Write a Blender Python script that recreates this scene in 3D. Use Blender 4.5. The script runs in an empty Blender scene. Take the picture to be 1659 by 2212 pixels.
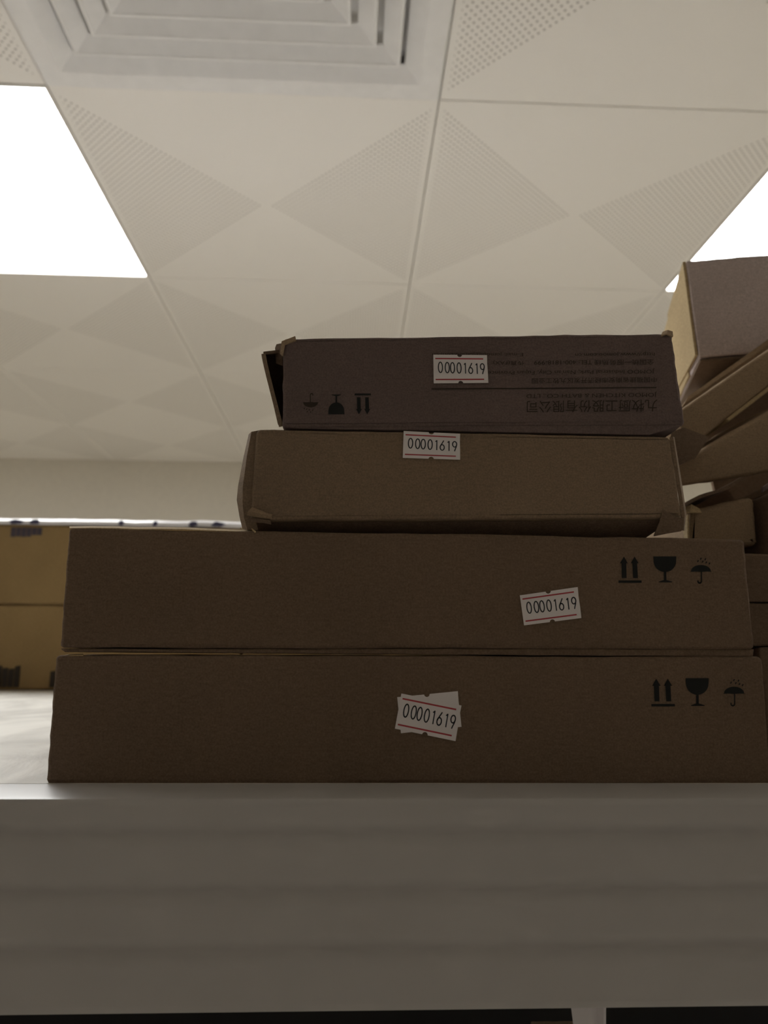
import bpy, bmesh, math, random
from mathutils import Vector, Matrix, noise

random.seed(7)
sc = bpy.context.scene
COL = sc.collection

# ------------------------------------------------------------------ camera
EYE = Vector((0.0, 0.0, 1.75))
FPX, CX, CY = 1640.0, 829.5, 1106.0
pitch, yaw, roll = math.radians(10.58), math.radians(2.40), math.radians(0.40)
FW = Vector((math.sin(yaw)*math.cos(pitch), math.cos(yaw)*math.cos(pitch), math.sin(pitch)))
R0 = Vector((math.cos(yaw), -math.sin(yaw), 0.0))
U0 = R0.cross(FW)
RT = R0*math.cos(roll) + U0*math.sin(roll)
UP = -R0*math.sin(roll) + U0*math.cos(roll)

cam_d = bpy.data.cameras.new('camera')
cam_d.sensor_fit = 'VERTICAL'
cam_d.sensor_height = 36.0
cam_d.lens = FPX/2212.0*36.0
cam_d.clip_start = 0.01
cam_d.dof.use_dof = True
cam_d.dof.focus_distance = 0.29
cam_d.dof.aperture_fstop = 14.0
cam = bpy.data.objects.new('camera', cam_d)
COL.objects.link(cam)
m = Matrix((RT, UP, -FW)).transposed().to_4x4()
m.translation = EYE
cam.matrix_world = m
sc.camera = cam

# ------------------------------------------------------------------ world, exposure
PANEL_STRENGTH = 16.0
w = bpy.data.worlds.new('world')
w.use_nodes = True
w.node_tree.nodes['Background'].inputs[0].default_value = (0.02, 0.02, 0.02, 1)
w.node_tree.nodes['Background'].inputs[1].default_value = 0.0
sc.world = w
sc.view_settings.view_transform = 'Standard'
sc.view_settings.look = 'None'
sc.view_settings.gamma = 1.0
sc.view_settings.exposure = 0.0
sc.view_settings.use_curve_mapping = False
sc.cycles.use_denoising = True
sc.cycles.max_bounces = 10
sc.cycles.diffuse_bounces = 8

# ------------------------------------------------------------------ helpers
def at(px, py, Y):
    """point on the plane y=Y seen at a pixel of the 1659x2212 frame"""
    d = FW + RT*((px-CX)/FPX) - UP*((py-CY)/FPX)
    return EYE + d*(Y/d.y)

def link(o, parent=None):
    COL.objects.link(o)
    if parent is not None:
        o.parent = parent
    return o

def tag(o, label=None, cat=None, group=None, kind=None):
    if label: o['label'] = label
    if cat: o['category'] = cat
    if group: o['group'] = group
    if kind: o['kind'] = kind
    return o

def thing(name, label, cat, loc, group=None):
    o = bpy.data.objects.new(name, None)
    o.empty_display_size = 0.02
    o.location = loc
    link(o)
    return tag(o, label, cat, group)

def origin(parent):
    v = Vector((0, 0, 0))
    while parent is not None:
        v += parent.location
        parent = parent.parent
    return v

def part(name, verts, faces, mat, parent=None, smooth=False):
    """verts in world space; stored relative to the parent's base"""
    o0 = origin(parent)
    me = bpy.data.meshes.new(name)
    me.from_pydata([tuple(Vector(v)-o0) for v in verts], [], faces)
    me.validate()
    bm = bmesh.new(); bm.from_mesh(me)
    bmesh.ops.recalc_face_normals(bm, faces=bm.faces)
    bm.to_mesh(me); bm.free()
    if smooth:
        for p in me.polygons: p.use_smooth = True
    me.materials.append(mat)
    return link(bpy.data.objects.new(name, me), parent)

def part_bm(name, bm, mat, parent=None, smooth=False, sharp=None):
    o0 = origin(parent)
    bmesh.ops.recalc_face_normals(bm, faces=bm.faces)
    for v in bm.verts: v.co -= o0
    me = bpy.data.meshes.new(name)
    bm.to_mesh(me); bm.free()
    if smooth:
        for p in me.polygons: p.use_smooth = True
        if sharp: me.set_sharp_from_angle(angle=math.radians(sharp))
    me.materials.append(mat)
    return link(bpy.data.objects.new(name, me), parent)

HEXF = [(0,1,2,3), (4,7,6,5), (0,4,5,1), (1,5,6,2), (2,6,7,3), (3,7,4,0)]
def box_v(x0, x1, y0, y1, z0, z1):
    return [(x0,y0,z0),(x1,y0,z0),(x1,y0,z1),(x0,y0,z1),(x0,y1,z0),(x1,y1,z0),(x1,y1,z1),(x0,y1,z1)]
def box(name, x0, x1, y0, y1, z0, z1, mat, parent=None, bevel=0.0):
    if not bevel:
        return part(name, box_v(x0,x1,y0,y1,z0,z1), HEXF, mat, parent)
    bm = hex_bm(box_v(x0,x1,y0,y1,z0,z1))
    bmesh.ops.bevel(bm, geom=list(bm.edges), offset=bevel, segments=3, affect='EDGES', profile=0.5)
    return part_bm(name, bm, mat, parent, True, 25)
def hex_bm(v):
    bm = bmesh.new()
    vs = [bm.verts.new(p) for p in v]
    for f in HEXF: bm.faces.new([vs[i] for i in f])
    bmesh.ops.recalc_face_normals(bm, faces=bm.faces)
    return bm

def soft_hex(name, v, mat, parent, bevel=0.0009, cuts=18, rough=0.00022, dent=0.0, keep_front=True, seed=0):
    """a carton body: eight corners (front bl, br, tr, tl, back bl, br, tr, tl), worn edges, slightly dented sides"""
    bm = hex_bm([Vector(p) for p in v])
    edges0 = list(bm.edges)
    front = [Vector(p) for p in v[:4]]
    fn = (front[1]-front[0]).cross(front[3]-front[0]).normalized()
    longe = [e for e in bm.edges if e.calc_length() > 0.02]
    bmesh.ops.subdivide_edges(bm, edges=longe, cuts=cuts, use_grid_fill=True)
    sharp = [e for e in bm.edges if len(e.link_faces) == 2 and e.calc_face_angle(0) > math.radians(50)]
    bmesh.ops.bevel(bm, geom=sharp, offset=bevel, segments=4, affect='EDGES', profile=0.5)
    bm.normal_update()
    for q in bm.verts:
        p = q.co*1.0
        s = noise.noise(p*260 + Vector((seed*7.1, 0, 0)))
        s2 = noise.noise(p*26 + Vector((seed*3.7, 5, 0)))
        onfront = abs((p-front[0]).dot(fn)) < 1e-5
        if onfront and keep_front:
            continue
        q.co += q.normal*(s*rough + s2*dent)
    return part_bm(name, bm, mat, parent, True, 20)

def sheet(name, rows, mat, parent, thick=0.0022, smooth=True, sub=0):
    """a bent board: grid of world points given thickness"""
    nr, nc = len(rows), len(rows[0])
    P = [[Vector(p) for p in r] for r in rows]
    N = []
    for i in range(nr):
        l = []
        for j in range(nc):
            a = P[min(i+1,nr-1)][j]-P[max(i-1,0)][j]
            b = P[i][min(j+1,nc-1)]-P[i][max(j-1,0)]
            n = a.cross(b)
            l.append(n.normalized() if n.length > 1e-12 else Vector((0,0,1)))
        N.append(l)
    verts = [P[i][j]+N[i][j]*thick*0.5 for i in range(nr) for j in range(nc)]
    k = len(verts)
    verts += [P[i][j]-N[i][j]*thick*0.5 for i in range(nr) for j in range(nc)]
    f = []
    for i in range(nr-1):
        for j in range(nc-1):
            a, b, c, d = i*nc+j, i*nc+j+1, (i+1)*nc+j+1, (i+1)*nc+j
            f.append((a,b,c,d)); f.append((k+d,k+c,k+b,k+a))
    for i in range(nr-1):
        for j in (0, nc-1):
            a, d = i*nc+j, (i+1)*nc+j
            f.append((a,d,k+d,k+a))
    for j in range(nc-1):
        for i in (0, nr-1):
            a, b = i*nc+j, i*nc+j+1
            f.append((a,b,k+b,k+a))
    o = part(name, verts, f, mat, parent, smooth)
    if smooth: o.data.set_sharp_from_angle(angle=math.radians(40))
    return o

def lerp(a, b, t): return a + (b-a)*t
def grid4(bl, br, tr, tl, nu, nv, bulge=0.0, amp=0.0, freq=30.0):
    """rows of points over a quad with optional bulge and waviness"""
    bl, br, tr, tl = map(Vector, (bl, br, tr, tl))
    n = (br-bl).cross(tl-bl).normalized()
    rows = []
    for i in range(nv+1):
        t = i/nv; r = []
        for j in range(nu+1):
            s = j/nu
            p = lerp(lerp(bl, br, s), lerp(tl, tr, s), t)
            p = p + n*(bulge*4*t*(1-t)*s**0 + amp*noise.noise(p*freq))
            r.append(p)
        rows.append(r)
    return rows

# ------------------------------------------------------------------ materials
def new_mat(name):
    mt = bpy.data.materials.new(name); mt.use_nodes = True
    nt = mt.node_tree
    return mt, nt, nt.nodes['Principled BSDF']
def node(nt, typ, **kw):
    n = nt.nodes.new(typ)
    for k, v in kw.items(): setattr(n, k, v)
    return n
def plain(name, col, rough=0.6, spec=0.3, metal=0.0):
    mt, nt, b = new_mat(name)
    b.inputs['Base Color'].default_value = (*col, 1)
    b.inputs['Roughness'].default_value = rough
    b.inputs['Specular IOR Level'].default_value = spec
    b.inputs['Metallic'].default_value = metal
    tc = node(nt, 'ShaderNodeTexCoord'); nz = node(nt, 'ShaderNodeTexNoise')
    nz.inputs['Scale'].default_value = 40
    nt.links.new(tc.outputs['Object'], nz.inputs['Vector'])
    mx = node(nt, 'ShaderNodeMixRGB', blend_type='MULTIPLY')
    mx.inputs[0].default_value = 0.12
    mx.inputs[1].default_value = (*col, 1)
    nt.links.new(nz.outputs['Fac'], mx.inputs[2])
    nt.links.new(mx.outputs[0], b.inputs['Base Color'])
    return mt

def cardboard(name, col, rough=0.85, spec=0.15, stain=0.12, flute=0.0):
    mt, nt, b = new_mat(name)
    L = nt.links.new
    tc = node(nt, 'ShaderNodeTexCoord')
    fine = node(nt, 'ShaderNodeTexNoise'); fine.inputs['Scale'].default_value = 1400; fine.inputs['Detail'].default_value = 3
    mp = node(nt, 'ShaderNodeMapping'); mp.inputs['Scale'].default_value = (300, 300, 800)
    fib = node(nt, 'ShaderNodeTexNoise'); fib.inputs['Scale'].default_value = 1.0; fib.inputs['Detail'].default_value = 4
    big = node(nt, 'ShaderNodeTexNoise'); big.inputs['Scale'].default_value = 14; big.inputs['Detail'].default_value = 3
    L(tc.outputs['Object'], fine.inputs['Vector']); L(tc.outputs['Object'], mp.inputs['Vector'])
    L(mp.outputs[0], fib.inputs['Vector']); L(tc.outputs['Object'], big.inputs['Vector'])
    def ramp(src, lo, hi, a=0.3, bb=0.7):
        r = node(nt, 'ShaderNodeValToRGB')
        r.color_ramp.elements[0].position = a; r.color_ramp.elements[1].position = bb
        r.color_ramp.elements[0].color = (lo, lo, lo, 1); r.color_ramp.elements[1].color = (hi, hi, hi, 1)
        L(src, r.inputs[0]); return r.outputs[0]
    c = None
    m1 = node(nt, 'ShaderNodeMixRGB', blend_type='MULTIPLY'); m1.inputs[0].default_value = 1; m1.inputs[1].default_value = (*col, 1)
    L(ramp(fine.outputs['Fac'], 0.80, 1.14), m1.inputs[2])
    m2 = node(nt, 'ShaderNodeMixRGB', blend_type='MULTIPLY'); m2.inputs[0].default_value = 1
    L(m1.outputs[0], m2.inputs[1]); L(ramp(fib.outputs['Fac'], 0.90, 1.07), m2.inputs[2])
    m3 = node(nt, 'ShaderNodeMixRGB', blend_type='MULTIPLY'); m3.inputs[0].default_value = 1
    L(m2.outputs[0], m3.inputs[1]); L(ramp(big.outputs['Fac'], 1-stain, 1+stain*0.4), m3.inputs[2])
    L(m3.outputs[0], b.inputs['Base Color'])
    b.inputs['Roughness'].default_value = rough
    b.inputs['Specular IOR Level'].default_value = spec
    bp = node(nt, 'ShaderNodeBump'); bp.inputs['Strength'].default_value = 0.15; bp.inputs['Distance'].default_value = 0.0006
    L(fib.outputs['Fac'], bp.inputs['Height']); L(bp.outputs[0], b.inputs['Normal'])
    return mt

M = {}
M['kraft'] = cardboard('kraft_board', (0.265, 0.195, 0.135))
M['kraft_dark'] = cardboard('kraft_board_brown', (0.195, 0.138, 0.098))
M['kraft_grey'] = cardboard('kraft_board_greyish', (0.175, 0.132, 0.125))
M['kraft_pale_grey'] = cardboard('grey_board_with_light', (0.66, 0.57, 0.56))  # pale base colour stands in for extra light on the tipped carton
M['kraft_light'] = cardboard('kraft_board_pale', (0.50, 0.385, 0.225))
M['kraft_mid'] = cardboard('kraft_board_brightened', (0.36, 0.265, 0.175))  # kraft brightened in place of extra light on the leaning cartons
M['kraft_far'] = cardboard('kraft_board_yellowish', (0.33, 0.225, 0.105))
M['ink'] = plain('black_print_ink', (0.018, 0.020, 0.020), 0.7, 0.2)
M['ink_faint'] = plain('faded_print_ink', (0.055, 0.045, 0.037), 0.8, 0.1)
M['ink_blue'] = plain('blue_print_ink', (0.07, 0.065, 0.12), 0.6, 0.2)
M['ink_print'] = plain('dull_blue_print', (0.085, 0.07, 0.085), 0.7, 0.2)
M['sticker'] = plain('sticker_paper', (0.90, 0.87, 0.90), 0.6, 0.2)
M['red'] = plain('sticker_red_line', (0.50, 0.075, 0.095), 0.6, 0.2)
M['digit'] = plain('sticker_digit_ink', (0.04, 0.045, 0.06), 0.6, 0.2)
M['white_metal'] = plain('white_powder_coated_steel', (0.53, 0.52, 0.525), 0.38, 0.4)
M['ceiling'] = plain('white_ceiling_metal', (0.80, 0.775, 0.735), 0.55, 0.2)
M['vent'] = plain('white_vent_plastic', (0.80, 0.79, 0.78), 0.5, 0.25)
M['wall'] = plain('beige_wall_paint', (0.74, 0.70, 0.62), 0.8, 0.1)
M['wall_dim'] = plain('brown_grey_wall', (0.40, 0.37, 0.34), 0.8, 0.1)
M['void'] = plain('dark_plenum_shelf_shade', (0.05, 0.05, 0.05), 0.9, 0.0)
M['duct'] = plain('grey_duct', (0.72, 0.71, 0.70), 0.8, 0.1)
M['film'] = plain('white_plastic_film', (0.85, 0.84, 0.86), 0.25, 0.5)

def deck_mat():
    mt, nt, b = new_mat('shelf_deck_film'); L = nt.links.new
    tc = node(nt, 'ShaderNodeTexCoord')
    mp = node(nt, 'ShaderNodeMapping'); mp.inputs['Scale'].default_value = (22, 9, 1)
    nz = node(nt, 'ShaderNodeTexNoise'); nz.inputs['Scale'].default_value = 1.0; nz.inputs['Detail'].default_value = 6; nz.inputs['Distortion'].default_value = 1.6
    L(tc.outputs['Object'], mp.inputs[0]); L(mp.outputs[0], nz.inputs['Vector'])
    r = node(nt, 'ShaderNodeValToRGB')
    r.color_ramp.elements[0].position = 0.36; r.color_ramp.elements[0].color = (0.50, 0.48, 0.44, 1)
    r.color_ramp.elements[1].position = 0.62; r.color_ramp.elements[1].color = (0.74, 0.72, 0.67, 1)
    L(nz.outputs['Fac'], r.inputs[0]); L(r.outputs[0], b.inputs['Base Color'])
    b.inputs['Roughness'].default_value = 0.45
    bp = node(nt, 'ShaderNodeBump'); bp.inputs['Strength'].default_value = 0.3; bp.inputs['Distance'].default_value = 0.004
    L(nz.outputs['Fac'], bp.inputs['Height']); L(bp.outputs[0], b.inputs['Normal'])
    return mt
M['deck'] = deck_mat()

def floor_mat():
    mt, nt, b = new_mat('floor_tiles'); L = nt.links.new
    tc = node(nt, 'ShaderNodeTexCoord')
    br = node(nt, 'ShaderNodeTexBrick'); br.offset = 0.0
    br.inputs['Scale'].default_value = 1.0
    br.inputs['Brick Width'].default_value = 0.8; br.inputs['Row Height'].default_value = 0.8
    br.inputs['Mortar Size'].default_value = 0.003
    br.inputs['Color1'].default_value = (0.72, 0.68, 0.60, 1); br.inputs['Color2'].default_value = (0.70, 0.66, 0.58, 1)
    br.inputs['Mortar'].default_value = (0.4, 0.38, 0.34, 1)
    L(tc.outputs['Object'], br.inputs['Vector']); L(br.outputs['Color'], b.inputs['Base Color'])
    b.inputs['Roughness'].default_value = 0.35
    return mt
M['floor'] = floor_mat()

def perforated_mat():
    """white metal tile: round holes in a staggered lattice over the two side triangles of the tile"""
    mt, nt, b = new_mat('perforated_ceiling_tile'); L = nt.links.new
    A, RH = 0.0132, 0.00185
    tc = node(nt, 'ShaderNodeTexCoord'); sp = node(nt, 'ShaderNodeSeparateXYZ')
    L(tc.outputs['Object'], sp.inputs[0])
    def mth(op, a, bb=None):
        n = node(nt, 'ShaderNodeMath', operation=op)
        for i, v in enumerate((a, bb)):
            if v is None: continue
            if isinstance(v, (int, float)): n.inputs[i].default_value = v
            else: L(v, n.inputs[i])
        return n.outputs[0]
    X, Y = sp.outputs['X'], sp.outputs['Y']
    def lattice(off):
        u = mth('SUBTRACT', mth('FRACT', mth('ADD', mth('DIVIDE', X, A), 100.5+off)), 0.5)
        v = mth('SUBTRACT', mth('FRACT', mth('ADD', mth('DIVIDE', Y, A), 100.5+off)), 0.5)
        return mth('SQRT', mth('ADD', mth('MULTIPLY', u, u), mth('MULTIPLY', v, v)))
    d = mth('MINIMUM', lattice(0.0), lattice(0.5))
    hole = mth('LESS_THAN', d, RH/A)
    ax, ay = mth('ABSOLUTE', X), mth('ABSOLUTE', Y)
    tri = mth('GREATER_THAN', mth('SUBTRACT', ax, ay), 0.004)
    rim = mth('LESS_THAN', ax, 0.290)
    mask = mth('MULTIPLY', mth('MULTIPLY', hole, tri), rim)
    mx = node(nt, 'ShaderNodeMixRGB'); L(mask, mx.inputs[0])
    mx.inputs[1].default_value = (0.80, 0.775, 0.735, 1); mx.inputs[2].default_value = (0.36, 0.335, 0.305, 1)
    L(mx.outputs[0], b.inputs['Base Color'])
    b.inputs['Roughness'].default_value = 0.55; b.inputs['Specular IOR Level'].default_value = 0.2
    bp = node(nt, 'ShaderNodeBump', invert=True); bp.inputs['Strength'].default_value = 0.5; bp.inputs['Distance'].default_value = 0.001
    L(mask, bp.inputs['Height']); L(bp.outputs[0], b.inputs['Normal'])
    return mt
M['tile'] = perforated_mat()

def emit(name, strength, col=(1.0, 1.0, 0.985)):
    mt, nt, b = new_mat(name)
    b.inputs['Base Color'].default_value = (0.9, 0.9, 0.9, 1)
    b.inputs['Emission Color'].default_value = (*col, 1)
    b.inputs['Emission Strength'].default_value = strength
    return mt
M['panel'] = emit('led_panel_diffuser', PANEL_STRENGTH)

# ------------------------------------------------------------------ room
ZC = EYE.z + 0.85                      # ceiling face
T = 0.602
GX0, GY0 = -0.4765, 1.042              # one grid crossing (left light's right near corner)
XL, XR = GX0 - 5*T, GX0 + 6*T
YF, YB = GY0 - 4*T, 3.375
tag(box('floor', XL, XR, YF, YB, -0.1, 0.0, M['floor']), kind='structure')
tag(box('wall_back', XL-0.1, XR+0.1, YB, YB+0.1, -0.1, ZC+0.15, M['wall']), kind='structure')
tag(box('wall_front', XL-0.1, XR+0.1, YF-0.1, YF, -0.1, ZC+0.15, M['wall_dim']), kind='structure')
tag(box('wall_left', XL-0.1, XL, YF, YB, -0.1, ZC+0.15, M['wall']), kind='structure')
tag(box('wall_right', XR, XR+0.1, YF, YB, -0.1, ZC+0.15, M['wall']), kind='structure')
ceiling = tag(box('ceiling', XL, XR, YF, YB, ZC+0.06, ZC+0.15, M['void']), kind='structure')

lights = {(-1, 0), (2, 0), (-4, 0), (5, 0)}     # (column, row) of the LED panels
vent_cell = (0, -1)
def tile_mesh(sx, sy):
    bm = hex_bm(box_v(-sx/2+0.0009, sx/2-0.0009, -sy/2+0.0009, sy/2-0.0009, 0.0, 0.012))
    low = [e for e in bm.edges if all(v.co.z < 1e-6 for v in e.verts)]
    bmesh.ops.bevel(bm, geom=low, offset=0.0010, segments=1, affect='EDGES')
    bmesh.ops.recalc_face_normals(bm, faces=bm.faces)
    me = bpy.data.meshes.new('ceiling_tile'); bm.to_mesh(me); bm.free()
    me.materials.append(M['tile']); return me
full = tile_mesh(T, T)
ly = YB - (GY0 + 3*T)
last = tile_mesh(T, ly)
for c in range(-5+0, 6):
    for r in range(-4, 4):
        x0, y0 = GX0 + c*T, GY0 + r*T
        # column 0 is the one right of the left light
        if (c, r) in lights or (c, r) == vent_cell: continue
        me, cy = (full, y0+T/2) if r < 3 else (last, y0+ly/2)
        o = bpy.data.objects.new('ceiling_tile', me)
        o.location = (x0+T/2, cy, ZC)
        link(o, ceiling)

def led(c, r, label):
    x, y = GX0 + c*T, GY0 + r*T
    yy = min(y+T, YB)
    h = thing('ceiling_light', label, 'ceiling light', ((x+x+T)/2, (y+yy)/2, ZC), 'square LED panels in the ceiling grid')
    f = 0.005
    a, b2 = (x+0.0006, x+T-0.0006), (y+0.0006, yy-0.0006)
    V, F = [], []
    for z in (ZC-0.001, ZC+0.03):
        for (p, q) in ((a, b2), ((a[0]+f, a[1]-f), (b2[0]+f, b2[1]-f))):
            V += [(p[0],q[0],z),(p[1],q[0],z),(p[1],q[1],z),(p[0],q[1],z)]
    for k in range(4):
        n = (k+1) % 4
        F += [(k, n, 4+n, 4+k), (8+k, 12+k, 12+n, 8+n), (k, 8+k, 8+n, n), (4+k, 4+n, 12+n, 12+k)]
    part('frame', V, F, M['ceiling'], h)
    box('diffuser', a[0]+f, a[1]-f, b2[0]+f, b2[1]-f, ZC+0.0015, ZC+0.012, M['panel'], h)
led(-1, 0, 'lit square LED ceiling panel touching a corner of the air vent')
led(2, 0, 'lit square LED ceiling panel above the leaning crumpled cartons')
led(-4, 0, 'lit square LED ceiling panel beside the left wall')
led(5, 0, 'lit square LED ceiling panel beside the right wall')

# air vent: flat flange, then nested sloping square vanes
vx, vy = GX0 + T/2, GY0 - T/2
vent = thing('ceiling_vent', 'white square ceiling air vent with nested louvres', 'air vent', (vx, vy, ZC))
def ring(name, prof, mat, parent):
    """square ring: profile of (half-size, z) swept round the vent's centre"""
    V, F = [], []
    for hs, z in prof:
        V += [(vx-hs, vy-hs, z), (vx+hs, vy-hs, z), (vx+hs, vy+hs, z), (vx-hs, vy+hs, z)]
    n = len(prof)
    for i in range(n):
        j = (i+1) % n
        for k in range(4):
            l = (k+1) % 4
            F.append((i*4+k, i*4+l, j*4+l, j*4+k))
    o = part(name, V, F, mat, parent)
    return o
zf = ZC - 0.004
ring('flange', [(0.2998, zf+0.003), (0.297, zf), (0.268, zf), (0.2655, zf+0.0012), (0.2430, zf+0.0145), (0.2430, zf+0.0160), (0.2998, zf+0.0160)], M['vent'], vent)
for k, hs in enumerate((0.235, 0.199, 0.163, 0.127)):
    zl = zf + 0.001
    ring('louvre', [(hs-0.0042, zl), (hs-0.0004, zl), (hs+0.0004, zl+0.0030), (hs-0.002, zl+0.0045), (hs-0.026, zl+0.0165), (hs-0.026, zl+0.0145), (hs-0.0050, zl+0.0012)], M['vent'], vent)
box('core', vx-0.091, vx+0.091, vy-0.091, vy+0.091, zf+0.001, zf+0.006, M['vent'], vent)
box('duct_box', vx-0.285, vx+0.285, vy-0.285, vy+0.285, zf+0.034, zf+0.044, M['duct'], vent)

# ------------------------------------------------------------------ shelf
ZS = EYE.z - 0.0456                    # top of the shelf
YFRONT = 0.253                         # face of the shelf beam
YB0 = 0.280                            # front of the stacked cartons
SX0, SX1 = -0.80, 0.80
SYB = 1.36
shelf = thing('shelf_rack', 'white metal shelf with a ribbed front beam carrying the cartons', 'shelf', (0, 0.8, 0))
zt, zb = at(830, 1727, YFRONT).z, at(830, 2186, YFRONT).z
# ribbed profile of the beam, from the back of its top flange down the face
prof = [(YB0+0.030, zt-0.0002), (YB0+0.030, zt+0.0005), (YFRONT+0.0022, zt+0.0005), (YFRONT+0.0008, zt), (YFRONT, zt-0.0014)]
Hh = zt - zb
nseg = 96
grooves = [0.150, 0.437, 0.724]
for i in range(1, nseg):
    t = i/nseg
    d = 0.0
    for g in grooves:
        d += 0.0021*math.exp(-((t-g)/0.042)**2)
    prof.append((YFRONT + d - 0.0006*math.sin(max(0, min(1, t))*math.pi), zt - 0.0014 - t*(Hh-0.0028)))
prof += [(YFRONT+0.001, zb), (YFRONT+0.012, zb), (YFRONT+0.012, zb+0.0015), (YFRONT+0.0035, zb+0.0015), (YFRONT+0.0035, zt-0.003), (YB0+0.030, zt-0.003)]
V, F = [], []
for x in (SX0, SX1):
    V += [(x, y, z) for y, z in prof]
n = len(prof)
for i in range(n):
    j = (i+1) % n
    F.append((i, j, n+j, n+i))
F += [tuple(range(n)), tuple(range(2*n-1, n-1, -1))]
fb = part('front_beam', V, F, M['white_metal'], shelf, True)
fb.data.set_sharp_from_angle(angle=math.radians(35))
box('deck', SX0, SX1, YB0-0.0005, SYB, zt+0.0006, ZS, M['deck'], shelf)
box('deck_board', SX0, SX1, YB0+0.032, SYB, zt-0.018, zt+0.0005, M['white_metal'], shelf)
box('back_beam', SX0, SX1, SYB, SYB+0.02, zt-0.06, ZS, M['white_metal'], shelf)
for x in (SX0-0.04, SX1):
    for y in (YFRONT+0.002, SYB-0.02):
        box('upright', x, x+0.04, y, y+0.04, 0.0, zt-0.004, M['white_metal'], shelf, 0.002)
LZ = ZS - 0.42
box('lower_deck', SX0, SX1, YFRONT, SYB, LZ-0.02, LZ, M['white_metal'], shelf)
box('bottom_deck', SX0, SX1, YFRONT, SYB, 0.12, 0.14, M['white_metal'], shelf)
box('back_panel', SX0, SX1, 0.80, 0.81, 0.14, zt-0.018, M['void'], shelf)  # near-black colour stands for the shade under the shelf

# ------------------------------------------------------------------ print marks, stickers
def bil(q, s, t):
    """q = px corners tl, tr, br, bl; s to the right, t downwards"""
    tl, tr, br, bl = q
    x = (tl[0]*(1-s)+tr[0]*s)*(1-t) + (bl[0]*(1-s)+br[0]*s)*t
    y = (tl[1]*(1-s)+tr[1]*s)*(1-t) + (bl[1]*(1-s)+br[1]*s)*t
    return x, y
def flat(name, polys, q, Y, mat, parent):
    """flat print: polygons in unit coordinates mapped onto the carton front y=Y"""
    V, F = [], []
    for p in polys:
        b = len(V)
        V += [at(*bil(q, s, t), Y) for s, t in p]
        F.append(tuple(range(b, b+len(p))))
    return part(name, V, F, mat, parent)
def circ(cx, cy, rx, ry, a0=0, a1=360, n=16):
    return [(cx+rx*math.cos(math.radians(a0+(a1-a0)*i/n)), cy+ry*math.sin(math.radians(a0+(a1-a0)*i/n))) for i in range(n+1)]
def ribbon(pts, wd, asp=1.0):
    """stroke polygons along a polyline; asp = width/height of the target quad"""
    out = []
    P = [(x*asp, y) for x, y in pts]
    for i in range(len(P)-1):
        (x0, y0), (x1, y1) = P[i], P[i+1]
        dx, dy = x1-x0, y1-y0
        l = math.hypot(dx, dy) or 1
        nx, ny = -dy/l*wd/2, dx/l*wd/2
        ex, ey = dx/l*wd*0.25, dy/l*wd*0.25
        out.append([((x0-ex+nx)/asp, y0-ey+ny), ((x1+ex+nx)/asp, y1+ey+ny), ((x1+ex-nx)/asp, y1+ey-ny), ((x0-ex-nx)/asp, y0-ey-ny)])
    return out

def sym_arrows():
    ps = []
    for cx in (0.20, 0.72):
        ps.append([(cx, 0.0), (cx+0.19, 0.26), (cx+0.115, 0.26), (cx+0.125, 0.82), (cx-0.095, 0.82), (cx-0.115, 0.26), (cx-0.19, 0.26)])
    ps.append([(-0.04, 0.91), (1.0, 0.91), (1.0, 1.0), (-0.04, 1.0)])
    return ps
def sym_glass():
    bowl = [(0.0, 0.0), (1.0, 0.0)] + [(0.5+0.49*math.cos(a), 0.18+0.42*math.sin(a)) for a in [math.pi*i/14 for i in range(15)]]
    stem = [(0.445, 0.55), (0.555, 0.55), (0.555, 0.93), (0.445, 0.93)]
    foot = [(0.22, 0.97), (0.36, 0.93), (0.5, 0.90), (0.64, 0.93), (0.80, 0.97), (0.80, 1.0), (0.22, 1.0)]
    return [bowl, stem, foot]
def sym_umbrella():
    can = [(0.0, 0.555)] + [(0.5+0.44*math.cos(a), 0.53+0.23*math.sin(a)) for a in [math.pi*(1+i/14) for i in range(15)]] + [(1.0, 0.555), (0.75, 0.545), (0.5, 0.56), (0.25, 0.545)]
    ps = [can]
    ps += ribbon([(0.52, 0.55), (0.52, 0.90)], 0.055)
    ps += ribbon(circ(0.44, 0.90, 0.08, 0.075, 0, 190, 8), 0.055)
    for dx, dy in ((0.37, 0.15), (0.50, 0.06), (0.70, 0.08), (0.58, 0.17), (0.74, 0.20), (0.88, 0.24)):
        ps.append([(dx-0.045, dy+0.04), (dx-0.01, dy-0.035), (dx+0.045, dy-0.02), (dx+0.005, dy+0.045)])
    return ps
def flip(ps): return [[(1-x, 1-y) for x, y in p] for p in ps]

def text_mark(name, string, ll, lr, ul, Y, mat, parent):
    """lettering fitted between three pixels: lower left, lower right and upper left of the upright text"""
    cu = bpy.data.curves.new('t', 'FONT'); cu.body = string; cu.resolution_u = 3
    ob = bpy.data.objects.new('t', cu); COL.objects.link(ob)
    dg = bpy.context.evaluated_depsgraph_get(); dg.update()
    me = ob.evaluated_get(dg).to_mesh()
    P = [v.co.copy() for v in me.vertices]
    F = [tuple(p.vertices) for p in me.polygons]
    ob.evaluated_get(dg).to_mesh_clear()
    bpy.data.objects.remove(ob); bpy.data.curves.remove(cu)
    if not P: return None
    x0, x1 = min(p.x for p in P), max(p.x for p in P)
    y0, y1 = min(p.y for p in P), max(p.y for p in P)
    V = []
    for p in P:
        s, t = (p.x-x0)/(x1-x0), (p.y-y0)/(y1-y0)
        V.append(at(ll[0]+(lr[0]-ll[0])*s+(ul[0]-ll[0])*t, ll[1]+(lr[1]-ll[1])*s+(ul[1]-ll[1])*t, Y))
    return part(name, V, F, mat, parent)

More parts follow.
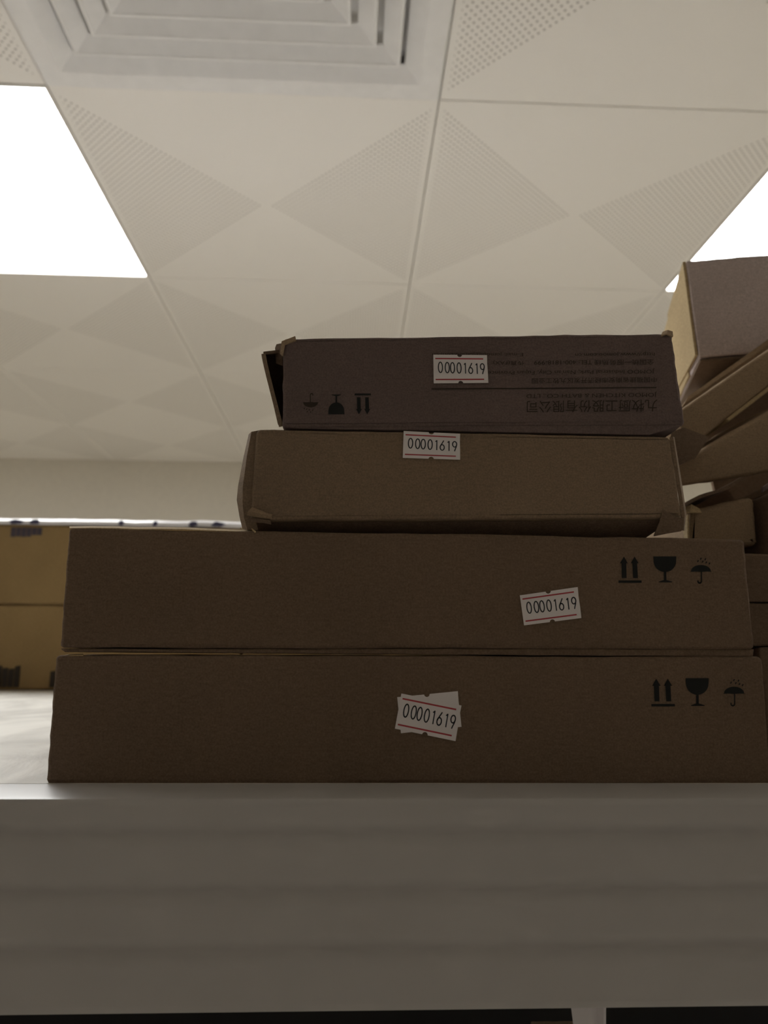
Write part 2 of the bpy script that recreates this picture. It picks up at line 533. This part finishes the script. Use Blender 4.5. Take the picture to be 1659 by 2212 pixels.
DIG = {
    '0': [circ(0.5, 0.5, 0.46, 0.5, 0, 360, 22)],
    '1': [[(0.22, 0.14), (0.58, 0.02), (0.58, 1.0)]],
    '6': [circ(0.5, 0.71, 0.44, 0.29, 0, 360, 18), [(0.80, 0.0), (0.45, 0.30), (0.16, 0.52), (0.07, 0.68)]],
    '9': [circ(0.5, 0.29, 0.44, 0.29, 0, 360, 18), [(0.93, 0.32), (0.84, 0.55), (0.60, 0.85), (0.50, 1.0)]],
}
DPOS = list(zip('00001619', (0.128, 0.254, 0.351, 0.472, 0.585, 0.685, 0.800, 0.903)))
def price_sticker(q, Y, parent, number=True):
    asp = 1.9
    rn = 0.045
    outline = [(0, 0)] + [(0.49-rn*math.cos(math.pi*i/8), rn*asp*math.sin(math.pi*i/8)*0.9) for i in range(9)] + \
              [(1, 0), (0.995, 0.3), (1.0, 0.62), (1, 1)] + [(0.495+rn*math.cos(math.pi*i/8), 1-rn*asp*math.sin(math.pi*i/8)*0.9) for i in range(9)] + [(0, 1)]
    V = [at(*bil(q, s, t), Y) for s, t in outline]
    n = len(V)
    V += [v + Vector((0, 0.00012, 0)) for v in V]
    F = [tuple(range(n)), tuple(range(2*n-1, n-1, -1))] + [(i, (i+1) % n, n+(i+1) % n, n+i) for i in range(n)]
    st = part('price_sticker', V, F, M['sticker'], parent)
    if number:
        st['label'] = 'white price sticker printed 00001619 between two red lines'
        for y in (0.135, 0.868):
            flat('red_line', [[(0.035, y-0.022), (0.925, y-0.018), (0.925, y+0.026), (0.035, y+0.022)]], q, Y-0.00006, M['red'], st)
        for ch, cx in DPOS:
            top = 0.262 + 0.062*(cx-0.128)
            hh, ww = 0.365, 0.082
            if ch == '1': ww = 0.06
            ps = []
            for line in DIG[ch]:
                pts = [(cx-ww/2+ww*x, top+hh*y) for x, y in line]
                ps += ribbon(pts, 0.036, asp)
            flat('digit', ps, q, Y-0.00006, M['digit'], st)
    return st

# ------------------------------------------------------------------ the four stacked cartons
def front_hex(tl, tr, br, bl, Y, depth, dx_back=0.0):
    f = [at(*bl, Y), at(*br, Y), at(*tr, Y), at(*tl, Y)]
    return f + [p + Vector((dx_back, depth, 0)) for p in f]
YP = YB0 - 0.00025        # print
YS = YB0 - 0.00050        # sticker

# -- lowest long carton
c4 = thing('carton', 'long flat brown carton lying directly on the white shelf', 'carton', (0.022, YB0+0.08, ZS), 'long cartons in the stack')
v4 = front_hex((119, 1415), (1648, 1419), (1668, 1697), (97, 1697), YB0, 0.16)
for k in (0, 1, 4, 5): v4[k].z = ZS + 0.0002
soft_hex('body', v4, M['kraft_dark'], c4, 0.0017, 26, 0.00028, 0.0003, seed=4)
flat('arrows_mark', sym_arrows(), [(1408, 1466), (1456, 1466), (1458, 1526), (1409, 1526)], YP, M['ink'], c4)
flat('glass_mark', sym_glass(), [(1481, 1465), (1531, 1465), (1532, 1525), (1482, 1525)], YP, M['ink'], c4)
flat('umbrella_mark', sym_umbrella(), [(1561, 1465), (1610, 1465), (1611, 1526), (1561, 1526)], YP, M['ink'], c4)
price_sticker([(858, 1506), (989, 1493), (997, 1570), (866, 1584)], YS+0.0002, c4, False)
price_sticker([(867, 1498), (997, 1524), (984, 1601), (853, 1574)], YS-0.0001, c4)

# -- second long carton
c3 = thing('carton', 'long flat brown carton under the two shorter cartons', 'carton', (0.02, YB0+0.08, at(830, 1412, YB0).z), 'long cartons in the stack')
v3 = front_hex((148, 1140), (1610, 1163), (1631, 1402), (127, 1400), YB0, 0.16)
soft_hex('body', v3, M['kraft_dark'], c3, 0.0016, 26, 0.00035, 0.0003, seed=3)
vb = front_hex((130, 1401), (1630, 1402), (1626, 1419), (140, 1408), YB0+0.0012, 0.157)
soft_hex('bottom_flap', vb, M['kraft_dark'], c3, 0.0005, 26, 0.0003, 0.0, seed=31)
flat('arrows_mark', sym_arrows(), [(1339, 1202), (1383, 1202), (1386, 1259), (1338, 1259)], YP, M['ink'], c3)
flat('glass_mark', sym_glass(), [(1411, 1202), (1461, 1202), (1462, 1258), (1412, 1258)], YP, M['ink'], c3)
flat('umbrella_mark', sym_umbrella(), [(1490, 1203), (1538, 1203), (1539, 1261), (1490, 1261)], YP, M['ink'], c3)
price_sticker([(1123, 1286), (1248, 1268), (1256, 1335), (1132, 1351)], YS, c3)

xs3 = [150, 200, 250, 300, 350, 400, 450, 500, 545]
ys3 = [1141, 1141.5, 1142, 1142.5, 1143, 1144.5, 1146, 1147.5, 1150]
sheet('rim_light_strip', [[at(x, y-d[0]+0.8*math.sin(x*0.09), YB0+d[1]) for x, y in zip(xs3, ys3)] for d in ((-0.5, 0.0006), (1.6, 0.0030), (3.6, 0.0080))], M['kraft_light'], c3, 0.0004)  # pale curled strip added to give the top edge its lit rim
sheet('rim_light_strip', [[at(x, y-d[0], YB0+d[1]) for x, y in ((126, 1420), (150, 1416), (180, 1415))] for d in ((-1, 0.0008), (1.5, 0.004))], M['kraft_light'], c4, 0.0004)  # short lit-rim strip added at the lowest carton's upper left corner

# -- third carton, crushed along its lower edge
c2 = thing('carton', 'short brown carton with a crushed lower edge, under the lettered carton', 'carton', (0.05, YB0+0.05, at(1000, 1157, YB0).z), 'short cartons on top of the stack')
v2 = front_hex((553, 926), (1449, 942), (1474, 1118), (540, 1124), YB0, 0.10)
soft_hex('body', v2, M['kraft'], c2, 0.0016, 22, 0.0003, 0.0002, seed=2)
yb = YB0 + 0.004
vb = front_hex((545, 1122), (1462, 1116), (1410, 1158), (548, 1150), yb, 0.093)
vb[0].y += 0.010; vb[1].y += 0.010
soft_hex('bottom_flap', vb, M['kraft_dark'], c2, 0.0016, 22, 0.0004, 0.0004, keep_front=False, seed=21)
# bulging end panel on the left
sheet('end_flap', [[at(562, 930, YB0+0.0030), at(546, 934, YB0+0.0025), at(541, 939, YB0+0.0065)],
                   [at(559, 985, YB0+0.0030), at(536, 985, YB0+0.0025), at(530, 987, YB0+0.0065)],
                   [at(554, 1050, YB0+0.0030), at(527, 1050, YB0+0.0025), at(518, 1050, YB0+0.0065)],
                   [at(551, 1085, YB0+0.0030), at(526, 1085, YB0+0.0025), at(515, 1080, YB0+0.0065)],
                   [at(551, 1120, YB0+0.0030), at(530, 1120, YB0+0.0025), at(521, 1115, YB0+0.0065)],
                   [at(558, 1146, YB0+0.0030), at(537, 1145, YB0+0.0025), at(527, 1141, YB0+0.0065)]], M['kraft'], c2, 0.0014)
# torn, folded paper at the lower left corner
sheet('torn_corner', [[at(533, 1112, YB0-0.0010), at(560, 1117, YB0-0.0012), at(588, 1121, YB0-0.0004)],
                      [at(536, 1104, YB0-0.0030), at(562, 1110, YB0-0.0028), at(586, 1116, YB0-0.0010)],
                      [at(545, 1096, YB0-0.0006), at(566, 1105, YB0-0.0006), at(588, 1112, YB0-0.0004)]], M['kraft_mid'], c2, 0.0005)
sheet('torn_corner', [[at(540, 1118, YB0-0.0004), at(562, 1121, YB0-0.0012), at(584, 1124, YB0-0.0006)],
                      [at(543, 1128, YB0-0.0002), at(566, 1129, YB0-0.0006), at(586, 1132, YB0+0.0004)]], M['kraft_dark'], c2, 0.0007)
sheet('torn_corner', [[at(519, 1141, YB0+0.020), at(537, 1137, YB0+0.008), at(549, 1146, YB0+0.002)],
                      [at(523, 1143, YB0+0.010), at(541, 1140, YB0+0.003), at(552, 1150, YB0-0.001)]], M['kraft_light'], c2, 0.0006)
# right end: flap turned down at the corner
sheet('end_flap', [[at(1450, 944, YB0+0.001), at(1453, 945, YB0+0.02)],
                   [at(1463, 1030, YB0+0.001), at(1467, 1030, YB0+0.02)],
                   [at(1475, 1112, YB0+0.001), at(1479, 1110, YB0+0.02)],
                   [at(1472, 1146, YB0+0.003), at(1474, 1146, YB0+0.02)]], M['kraft'], c2, 0.0014)
sheet('folded_edge', [[at(1412, 1158, YB0+0.0030), at(1440, 1152, YB0+0.0026), at(1471, 1147, YB0+0.0024)],
                      [at(1424, 1128, YB0+0.0004), at(1446, 1132, YB0+0.0002), at(1474, 1128, YB0+0.0006)],
                      [at(1432, 1100, YB0-0.0006), at(1450, 1112, YB0-0.0012), at(1474, 1120, YB0-0.0002)]], M['kraft_dark'], c2, 0.0006)
price_sticker([(872, 931), (994, 937), (994, 993), (870, 989)], YS, c2)

# -- top carton with upside-down company lettering
c1 = thing('carton', 'greyish brown carton with upside-down printed lettering on top of the stack', 'carton', (0.05, YB0+0.05, at(1000, 930, YB0).z), 'short cartons on top of the stack')
v1 = front_hex((611, 730), (1453, 718), (1482, 918), (609, 923), YB0, 0.10)
for k in (0, 4): v1[k].z -= 0.0002
soft_hex('body', v1, M['kraft_grey'], c1, 0.0016, 24, 0.0004, 0.0003, seed=1)
vb = front_hex((640, 922), (1476, 917), (1404, 939), (640, 925), YB0+0.0006, 0.095)
soft_hex('bottom_flap', vb, M['kraft_grey'], c1, 0.0004, 20, 0.0002, 0.0, seed=11)
# the left end stands open: outer flap, top dust flap and inner closure
yo = YB0 + 0.002
sheet('end_flap', [[at(607, 921, yo), at(607, 922, yo+0.06)],
                   [at(594, 870, yo), at(594, 872, yo+0.06)],
                   [at(580, 815, yo), at(580, 818, yo+0.06)],
                   [at(573, 785, yo), at(573, 790, yo+0.06)],
                   [at(569, 764, yo+0.002), at(569, 772, yo+0.06)]], M['kraft'], c1, 0.0016)
sheet('dust_flap', [[at(622, 918, yo+0.028), at(602, 918, yo+0.030)],
                    [at(622, 840, yo+0.026), at(584, 838, yo+0.030)],
                    [at(622, 768, yo+0.016), at(572, 766, yo+0.012)],
                    [at(620, 757, yo+0.004), at(569, 763, yo+0.002)]], M['kraft_dark'], c1, 0.0012)
sheet('dust_flap', [[at(612, 790, yo+0.003), at(599, 786, yo+0.006)],
                    [at(612, 760, yo+0.002), at(597, 752, yo+0.006)],
                    [at(612, 742, yo+0.002), at(600, 744, yo+0.005)]], M['kraft_dark'], c1, 0.0012)
# torn liner at the upper corners
sheet('torn_corner', [[at(611, 770, YB0-0.0002), at(615, 745, YB0-0.0004), at(640, 736, YB0-0.0004)],
                      [at(606, 765, YB0+0.001), at(609, 738, YB0+0.0006), at(638, 727, YB0+0.001)]], M['kraft_mid'], c1, 0.0005)
sheet('torn_corner', [[at(1428, 726, YB0-0.0003), at(1440, 722, YB0-0.0012), at(1453, 728, YB0-0.0003)],
                      [at(1432, 718, YB0+0.002), at(1442, 714, YB0+0.0004), at(1452, 717, YB0+0.002)]], M['kraft_mid'], c1, 0.0006)
price_sticker([(936, 766), (1052, 767), (1055, 827), (937, 828)], YS-0.0002, c1)
flat('arrows_mark', flip(sym_arrows()), [(766, 850), (800, 850), (800, 895), (766, 895)], YP, M['ink'], c1)
flat('glass_mark', flip(sym_glass()), [(709, 852), (744, 852), (744, 895), (709, 895)], YP, M['ink'], c1)
flat('umbrella_mark', flip(sym_umbrella()), [(653, 849), (689, 849), (689, 893), (653, 893)], YP, M['ink_faint'], c1)
flat('rule_line', [[(0, 0), (1, 0), (1, 1), (0, 1)]], [(932, 839), (1418, 836), (1418, 838.4), (932, 841.4)], YP, M['ink_faint'], c1)
TX = [
    ('九牧厨卫股份有限公司', (1420, 863), (1138, 866), (1420, 889)),
    ('JOMOO KITCHEN & BATH CO., LTD', (1419, 846), (1137, 849), (1419, 857)),
    ('中国福建省南安市经济开发区九牧工业园', (1419, 814), (1149, 817), (1419, 826)),
    ("JOMOO Industrial Park, Nan'an City, Fujian Province", (1414, 796), (1054, 799), (1414, 807)),
    ('全国统一服务热线 TEL: 400-1818-999', (1413, 776), (1154, 778), (1413, 788)),
    ('传真(FAX):', (1132, 778), (1062, 778), (1132, 789)),
    ('http://www.jomoo.com.cn', (1414, 759), (1243, 761), (1414, 769)),
    ('E-mail: jomoo@jomoo.com.cn', (1130, 760), (934, 761), (1130, 770)),
]
for s, ll, lr, ul in TX:
    text_mark('lettering', s, ll, lr, ul, YP, M['ink_faint'], c1)

# ------------------------------------------------------------------ crumpled cartons to the right
def hexpx(f, fy, depth, shift=(0, 0, 0), fys=None):
    """front pixel corners tl, tr, br, bl at y=fy, pushed back by depth with a sideways shift"""
    tl, tr, br, bl = f
    p = [at(*bl, fy), at(*br, fy), at(*tr, fy), at(*tl, fy)]
    return p + [q + Vector((shift[0], depth, shift[2])) for q in p]

# lower pair beside the long cartons
yA = 0.335
xa = at(1618, 1300, yA).x
zA = at(1640, 1392, yA).z
zB = at(1640, 1196, yA).z
ra = thing('carton', 'brown carton on the shelf below the crumpled cartons, beside the stack', 'carton', (xa+0.11, yA+0.08, ZS), 'cartons piled beside the stack')
soft_hex('body', box_v(xa+0.003, xa+0.22, yA, yA+0.17, ZS+0.0003, zA-0.0012), M['kraft_dark'], ra, 0.0012, 14, 0.0003, 0.0004, seed=41)
rb = thing('carton', 'brown carton with a taped middle seam, second from the shelf beside the stack', 'carton', (xa+0.11, yA+0.08, zA), 'cartons piled beside the stack')
zm = at(1640, 1301, yA).z
soft_hex('body', box_v(xa, xa+0.22, yA+0.001, yA+0.17, zA-0.0008, zm-0.0003), M['kraft_dark'], rb, 0.0008, 14, 0.0003, 0.0003, seed=42)
soft_hex('lid', box_v(xa-0.0008, xa+0.2205, yA, yA+0.171, zm+0.0002, zB), M['kraft_dark'], rb, 0.0010, 14, 0.0003, 0.0003, seed=43)

# torn open carton
yR4 = 0.36
r4 = thing('carton', 'torn open brown carton with a dark raised flap, beside the crushed carton', 'carton', at(1570, 1180, yR4), 'crumpled cartons beside the stack')
v = hexpx([(1489, 1100), (1628, 1073), (1640, 1178), (1486, 1185)], yR4, 0.10, (-0.002, 0, 0))
for k in (0, 1, 4, 5): v[k].z = max(v[k].z, zB + 0.0006)
soft_hex('body', v, M['kraft_mid'], r4, 0.0030, 14, 0.0004, 0.0008, seed=44)
p0, p1 = at(1481, 1090, yR4-0.004), at(1606, 1034, yR4-0.004)
rows = []
for i in range(4):
    t = i/3
    rows.append([lerp(p0, p1, s) + Vector((0, 0.085*t, -0.003*t+0.0008*math.sin(s*7))) for s in [j/8 for j in range(9)]])
sheet('flap', rows, M['kraft_dark'], r4, 0.0016)
yb4 = yR4 + 0.085
sheet('shade_flap', grid4(at(1486, 1130, yb4), at(1620, 1130, yb4), at(1566, 1050, yb4), at(1440, 1114, yb4), 4, 2), M['kraft_dark'], r4, 0.0015)  # added behind the raised flap to keep light off its underside
sheet('torn_corner', [[at(1477, 1112, yR4-0.002), at(1490, 1108, yR4-0.003), at(1515, 1108, yR4-0.001)],
                      [at(1482, 1095, yR4-0.001), at(1493, 1090, yR4-0.002), at(1510, 1099, yR4-0.001)]], M['kraft_light'], r4, 0.0008)
sheet('side_flap', [[at(1476, 1118, yR4+0.002), at(1487, 1112, yR4-0.001)], [at(1478, 1150, yR4+0.004), at(1487, 1150, yR4-0.001)], [at(1484, 1180, yR4+0.004), at(1489, 1180, yR4-0.001)]], M['kraft_light'], r4, 0.0010)

# carton at the far right, behind it
r5 = thing('carton', 'brown carton standing right of the torn open carton', 'carton', at(1720, 1190, 0.35), 'crumpled cartons beside the stack')
v = hexpx([(1664, 1062), (1800, 1040), (1800, 1190), (1664, 1190)], 0.352, 0.11)
for k in (0, 1, 4, 5): v[k].z = zB + 0.0006
soft_hex('body', v, M['kraft_dark'], r5, 0.0030, 14, 0.0004, 0.0006, seed=45)
sheet('flap', [[at(1646, 1064, 0.350), at(1664, 1052, 0.350), at(1720, 1030, 0.350)], [at(1648, 1052, 0.350), at(1668, 1038, 0.351), at(1724, 1016, 0.352)]], M['kraft_grey'], r5, 0.002)

# slanting carton, lower
yR3 = 0.372
r3 = thing('carton', 'crushed brown carton slanting upward, lowest of the leaning cartons', 'carton', at(1560, 1048, yR3), 'crumpled cartons beside the stack')
v = hexpx([(1462, 1000), (1760, 832), (1790, 1000), (1455, 1056)], yR3, 0.11, (0.006, 0, 0.0))
v[6].z += 0.008; v[7].z += 0.008; v[4].z += 0.026; v[5].z += 0.026
soft_hex('body', v, M['kraft_mid'], r3, 0.0030, 16, 0.0005, 0.0008, keep_front=False, seed=46)
ysh = 0.492
lbx = thing('gap_shade_sheet', 'dark cardboard sheet added to shade the gap behind the leaning cartons', 'cardboard sheet', (at(1660, 1180, ysh).x, ysh, zB))
b0, b1 = at(1588, 1178, ysh), at(1740, 1178, ysh)
b0.z = b1.z = zB + 0.0012
sheet('board', grid4(b0, b1, at(1740, 776, ysh), at(1508, 940, ysh), 6, 8, 0.001, 0.0008, 40), M['kraft_dark'], lbx, 0.0030)  # added board darkens the gap between the leaning cartons
sheet('end_flap', [[at(1440, 1010, yR3-0.004), at(1470, 1004, yR3-0.006), at(1500, 990, yR3-0.004)],
                   [at(1444, 965, yR3-0.004), at(1474, 965, yR3-0.006), at(1520, 960, yR3-0.003)],
                   [at(1450, 935, yR3-0.002), at(1476, 925, yR3-0.003), at(1530, 946, yR3-0.001)]], M['kraft_dark'], r3, 0.0016)

# slanting carton, upper
yR2 = 0.378
r2 = thing('carton', 'crumpled brown carton with split board edges slanting up beside the lettered carton', 'carton', at(1560, 930, yR2), 'crumpled cartons beside the stack')
v = hexpx([(1452, 898), (1760, 687), (1790, 735), (1500, 960)], yR2, 0.10, (0.004, 0, 0.0))
v[6].z += 0.0062; v[7].z += 0.0062; v[4].z += 0.008; v[5].z += 0.008
soft_hex('body', v, M['kraft_mid'], r2, 0.0016, 16, 0.0004, 0.0005, keep_front=False, seed=47)
yl2 = yR2 + 0.03
sheet('lid_flap', grid4(at(1462, 890, yl2), at(1760, 690, yl2), at(1772, 652, yl2), at(1486, 860, yl2), 8, 2, 0.001, 0.0012, 60), M['kraft_mid'], r2, 0.0018)
v = hexpx([(1570, 905), (1782, 741), (1786, 748), (1574, 911)], yR2-0.0015, 0.05, (0.002, 0, 0.0))
v[6].z += 0.0045; v[7].z += 0.0045
soft_hex('board_edge', v, M['kraft_light'], r2, 0.0005, 10, 0.0002, 0.0, keep_front=False, seed=50)

# upright box on top
yR1 = 0.43
r1 = thing('carton', 'large brown carton tipped high on the leaning cartons, under the light panel', 'carton', at(1600, 790, yR1), 'crumpled cartons beside the stack')
f = [at(1510, 772, yR1), at(1800, 752, yR1), at(1760, 540, yR1), at(1482, 563, yR1)]
bk = [at(1454, 894, yR1+0.10), at(1690, 866, yR1+0.10), at(1660, 690, yR1+0.10), at(1437, 716, yR1+0.10)]
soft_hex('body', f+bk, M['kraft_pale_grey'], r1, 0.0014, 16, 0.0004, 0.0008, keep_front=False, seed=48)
fb_, bb_ = [p.copy() for p in f], [p.copy() for p in bk]
soft_hex('bottom_flap', [fb_[0]+Vector((0.001, 0.001, -0.0022)), fb_[1]+Vector((0, 0.001, -0.0022)), fb_[1]+Vector((0, 0.001, -0.0006)), fb_[0]+Vector((0.001, 0.001, -0.0006)),  # dark slab added below the body, its colour giving the underside's shade
                         bb_[0]+Vector((0.001, 0, -0.0022)), bb_[1]+Vector((0, 0, -0.0022)), bb_[1]+Vector((0, 0, -0.0006)), bb_[0]+Vector((0.001, 0, -0.0006))], M['kraft_dark'], r1, 0.0004, 8, 0.0002, 0.0, keep_front=False, seed=51)
nL = (bk[3]-f[3]).cross(f[0]-f[3]).normalized()
if nL.x > 0: nL = -nL
def onleft(s, t, off):
    return lerp(lerp(f[3], bk[3], s), lerp(f[0], bk[0], s), t) + nL*off
sheet('side_flap', [[onleft(s, t*(1-0.10*s)*0.97, 0.0010+0.0004*s*(1-t)) for s in (0.01, 0.2, 0.4, 0.6, 0.72)] for t in (0.0, 0.2, 0.4, 0.6, 0.8, 1.0)], M['kraft_light'], r1, 0.0016)
sheet('side_flap', [[onleft(s, t, 0.0003) for s in (0.3, 0.6, 0.99)] for t in (0.0, 0.5, 0.99)], M['kraft_light'], r1, 0.0012)

# flat carton wedged between the standing carton and the leaning ones
xq0, xq1 = at(1702, 1020, 0.372).x, at(1790, 1020, 0.372).x
zq0 = at(1702, 1058, 0.352).z + 0.004
zq1 = max(zq0+0.004, at(1702, 1028, 0.372).z - 0.001)
rw = thing('carton', 'small flat carton wedged under the upper end of the leaning cartons', 'carton', ((xq0+xq1)/2, 0.41, zq0), 'cartons piled beside the stack')
soft_hex('body', box_v(xq0, xq1, 0.362, 0.455, zq0, zq1), M['kraft'], rw, 0.001, 8, 0.0003, 0.0004, seed=49)

def blotch(name, cx, cz, rx, rz, Y, mat, parent):
    n = 14; V = []
    for k in range(n):
        a = 2*math.pi*k/n; q = random.uniform(0.72, 1.15)
        V.append((cx+rx*q*math.cos(a), Y, cz+rz*q*math.sin(a)))
    return part(name, V, [tuple(range(n))], mat, parent)
# ------------------------------------------------------------------ cartons further back on the shelf
yK = 0.925
zs_ = at(70, 1305, yK).z
ztop = at(70, 1133, yK).z
labels = [['pale brown carton at the shelf back, under the film-topped carton, by the left upright', 'pale brown carton at the shelf back, lower layer, behind the stack'],
          ['pale brown carton at the shelf back under white film, by the left upright', 'pale brown carton at the shelf back under white film, behind the stack']]
for lay, (z0, z1) in enumerate(((ZS+0.0013, zs_-0.0012), (zs_, ztop))):
    for k, (x0, x1) in enumerate(((-0.62, -0.132), (-0.128, 0.20))):
        b = thing('carton', labels[lay][k], 'carton', ((x0+x1)/2, yK+0.15, z0), 'cartons at the back of the shelf')
        soft_hex('body', box_v(x0, x1, yK, yK+0.30, z0, z1), M['kraft_far'], b, 0.003, 16, 0.0005, 0.0008, seed=60+lay*2+k)
        if lay == 0:
            for c0, n in ((-0.59, 9), (-0.495, 3), (-0.448, 9), (-0.351, 3), (-0.29, 8), (-0.20, 5), (-0.11, 8), (0.0, 4), (0.08, 9)):
                for q in range(n):
                    xs, hh = c0 + q*0.0070, random.uniform(0.019, 0.025)
                    if x0 < xs < x1-0.01:
                        part('print_mark', [(xs, yK-0.0009, z0+0.003), (xs+0.0064, yK-0.0009, z0+0.003), (xs+0.0064, yK-0.0009, z0+0.003+hh), (xs, yK-0.0009, z0+0.002+hh)], [(0,1,2,3)], M['ink_faint'], b)
        else:
            for c0, n in ((-0.412, 6), (-0.330, 3), (0.02, 5)):
                for q in range(n):
                    xs, hh = c0 + q*0.0062, random.uniform(0.007, 0.012)
                    if x0 < xs < x1-0.01:
                        part('print_mark', [(xs, yK-0.0009, z1-0.004-hh), (xs+0.0058, yK-0.0009, z1-0.004-hh), (xs+0.0058, yK-0.0009, z1-0.004), (xs, yK-0.0009, z1-0.004)], [(0,1,2,3)], M['ink_print'], b)
# white printed plastic film lying over them
film = thing('plastic_film', 'white plastic film with blue print lying over the back cartons', 'plastic film', (-0.2, yK+0.15, ztop))
rows = []
for (dy, dz) in ((-0.0022, -0.0006), (-0.0026, 0.0040), (0.002, 0.0072), (0.06, 0.0068), (0.16, 0.0050), (0.29, 0.0048)):
    rows.append([Vector((x, yK+dy+0.0006*noise.noise(Vector((x*40, 1, dy))), ztop + dz + 0.0016*noise.noise(Vector((x*25, dy*30, 2))) )) for x in [-0.60+0.78*j/60 for j in range(61)]])
sheet('film_sheet', rows, M['film'], film, 0.0006)
for xs, wd in ((-0.415, 0.02), (-0.39, 0.012), (-0.285, 0.008), (-0.243, 0.006), (-0.20, 0.012), (-0.172, 0.018)):
    blotch('blue_print', xs+wd/2, ztop+0.0025, wd/2, 0.0032, yK-0.0044, M['ink_blue'], film)

# ------------------------------------------------------------------ things on the lower shelf
yl = 0.40
lx0, lx1 = at(1175, 2200, yl).x, at(1243, 2200, yl).x
lc = thing('carton', 'dull brown carton standing upright on the lower shelf', 'carton', ((lx0+lx1)/2, yl+0.06, LZ))
soft_hex('body', box_v(lx0, lx1+0.01, yl+0.004, yl+0.03, LZ+0.0004, LZ+0.28), M['kraft_mid'], lc, 0.001, 8, 0.0003, 0.0004, seed=71)
bag = thing('paper_pouch', 'white paper pouch standing beside the dull brown carton on the lower shelf', 'pouch', (at(1285, 2200, yl).x, yl, LZ))
zc0 = at(1285, 2170, yl-0.02).z
rows = []
for i in range(9):
    t = i/8
    z = LZ + 0.001 + (zc0+0.03-LZ)*t
    a = at(1232, 2170, yl-0.012).x - 0.05*(t-0.93)*-1*0.0 + 0.10*(0.93-t)*0.35
    b = at(1318, 2170, yl-0.012).x + 0.004*math.sin(t*6)
    rows.append([Vector((lerp(a, b, s), yl-0.012 - 0.012*(1-t)*math.sin(s*math.pi) - 0.002*math.sin(s*9+t*5), z)) for s in [j/8 for j in range(9)]])
sheet('pouch_body', rows, M['sticker'], bag, 0.003)
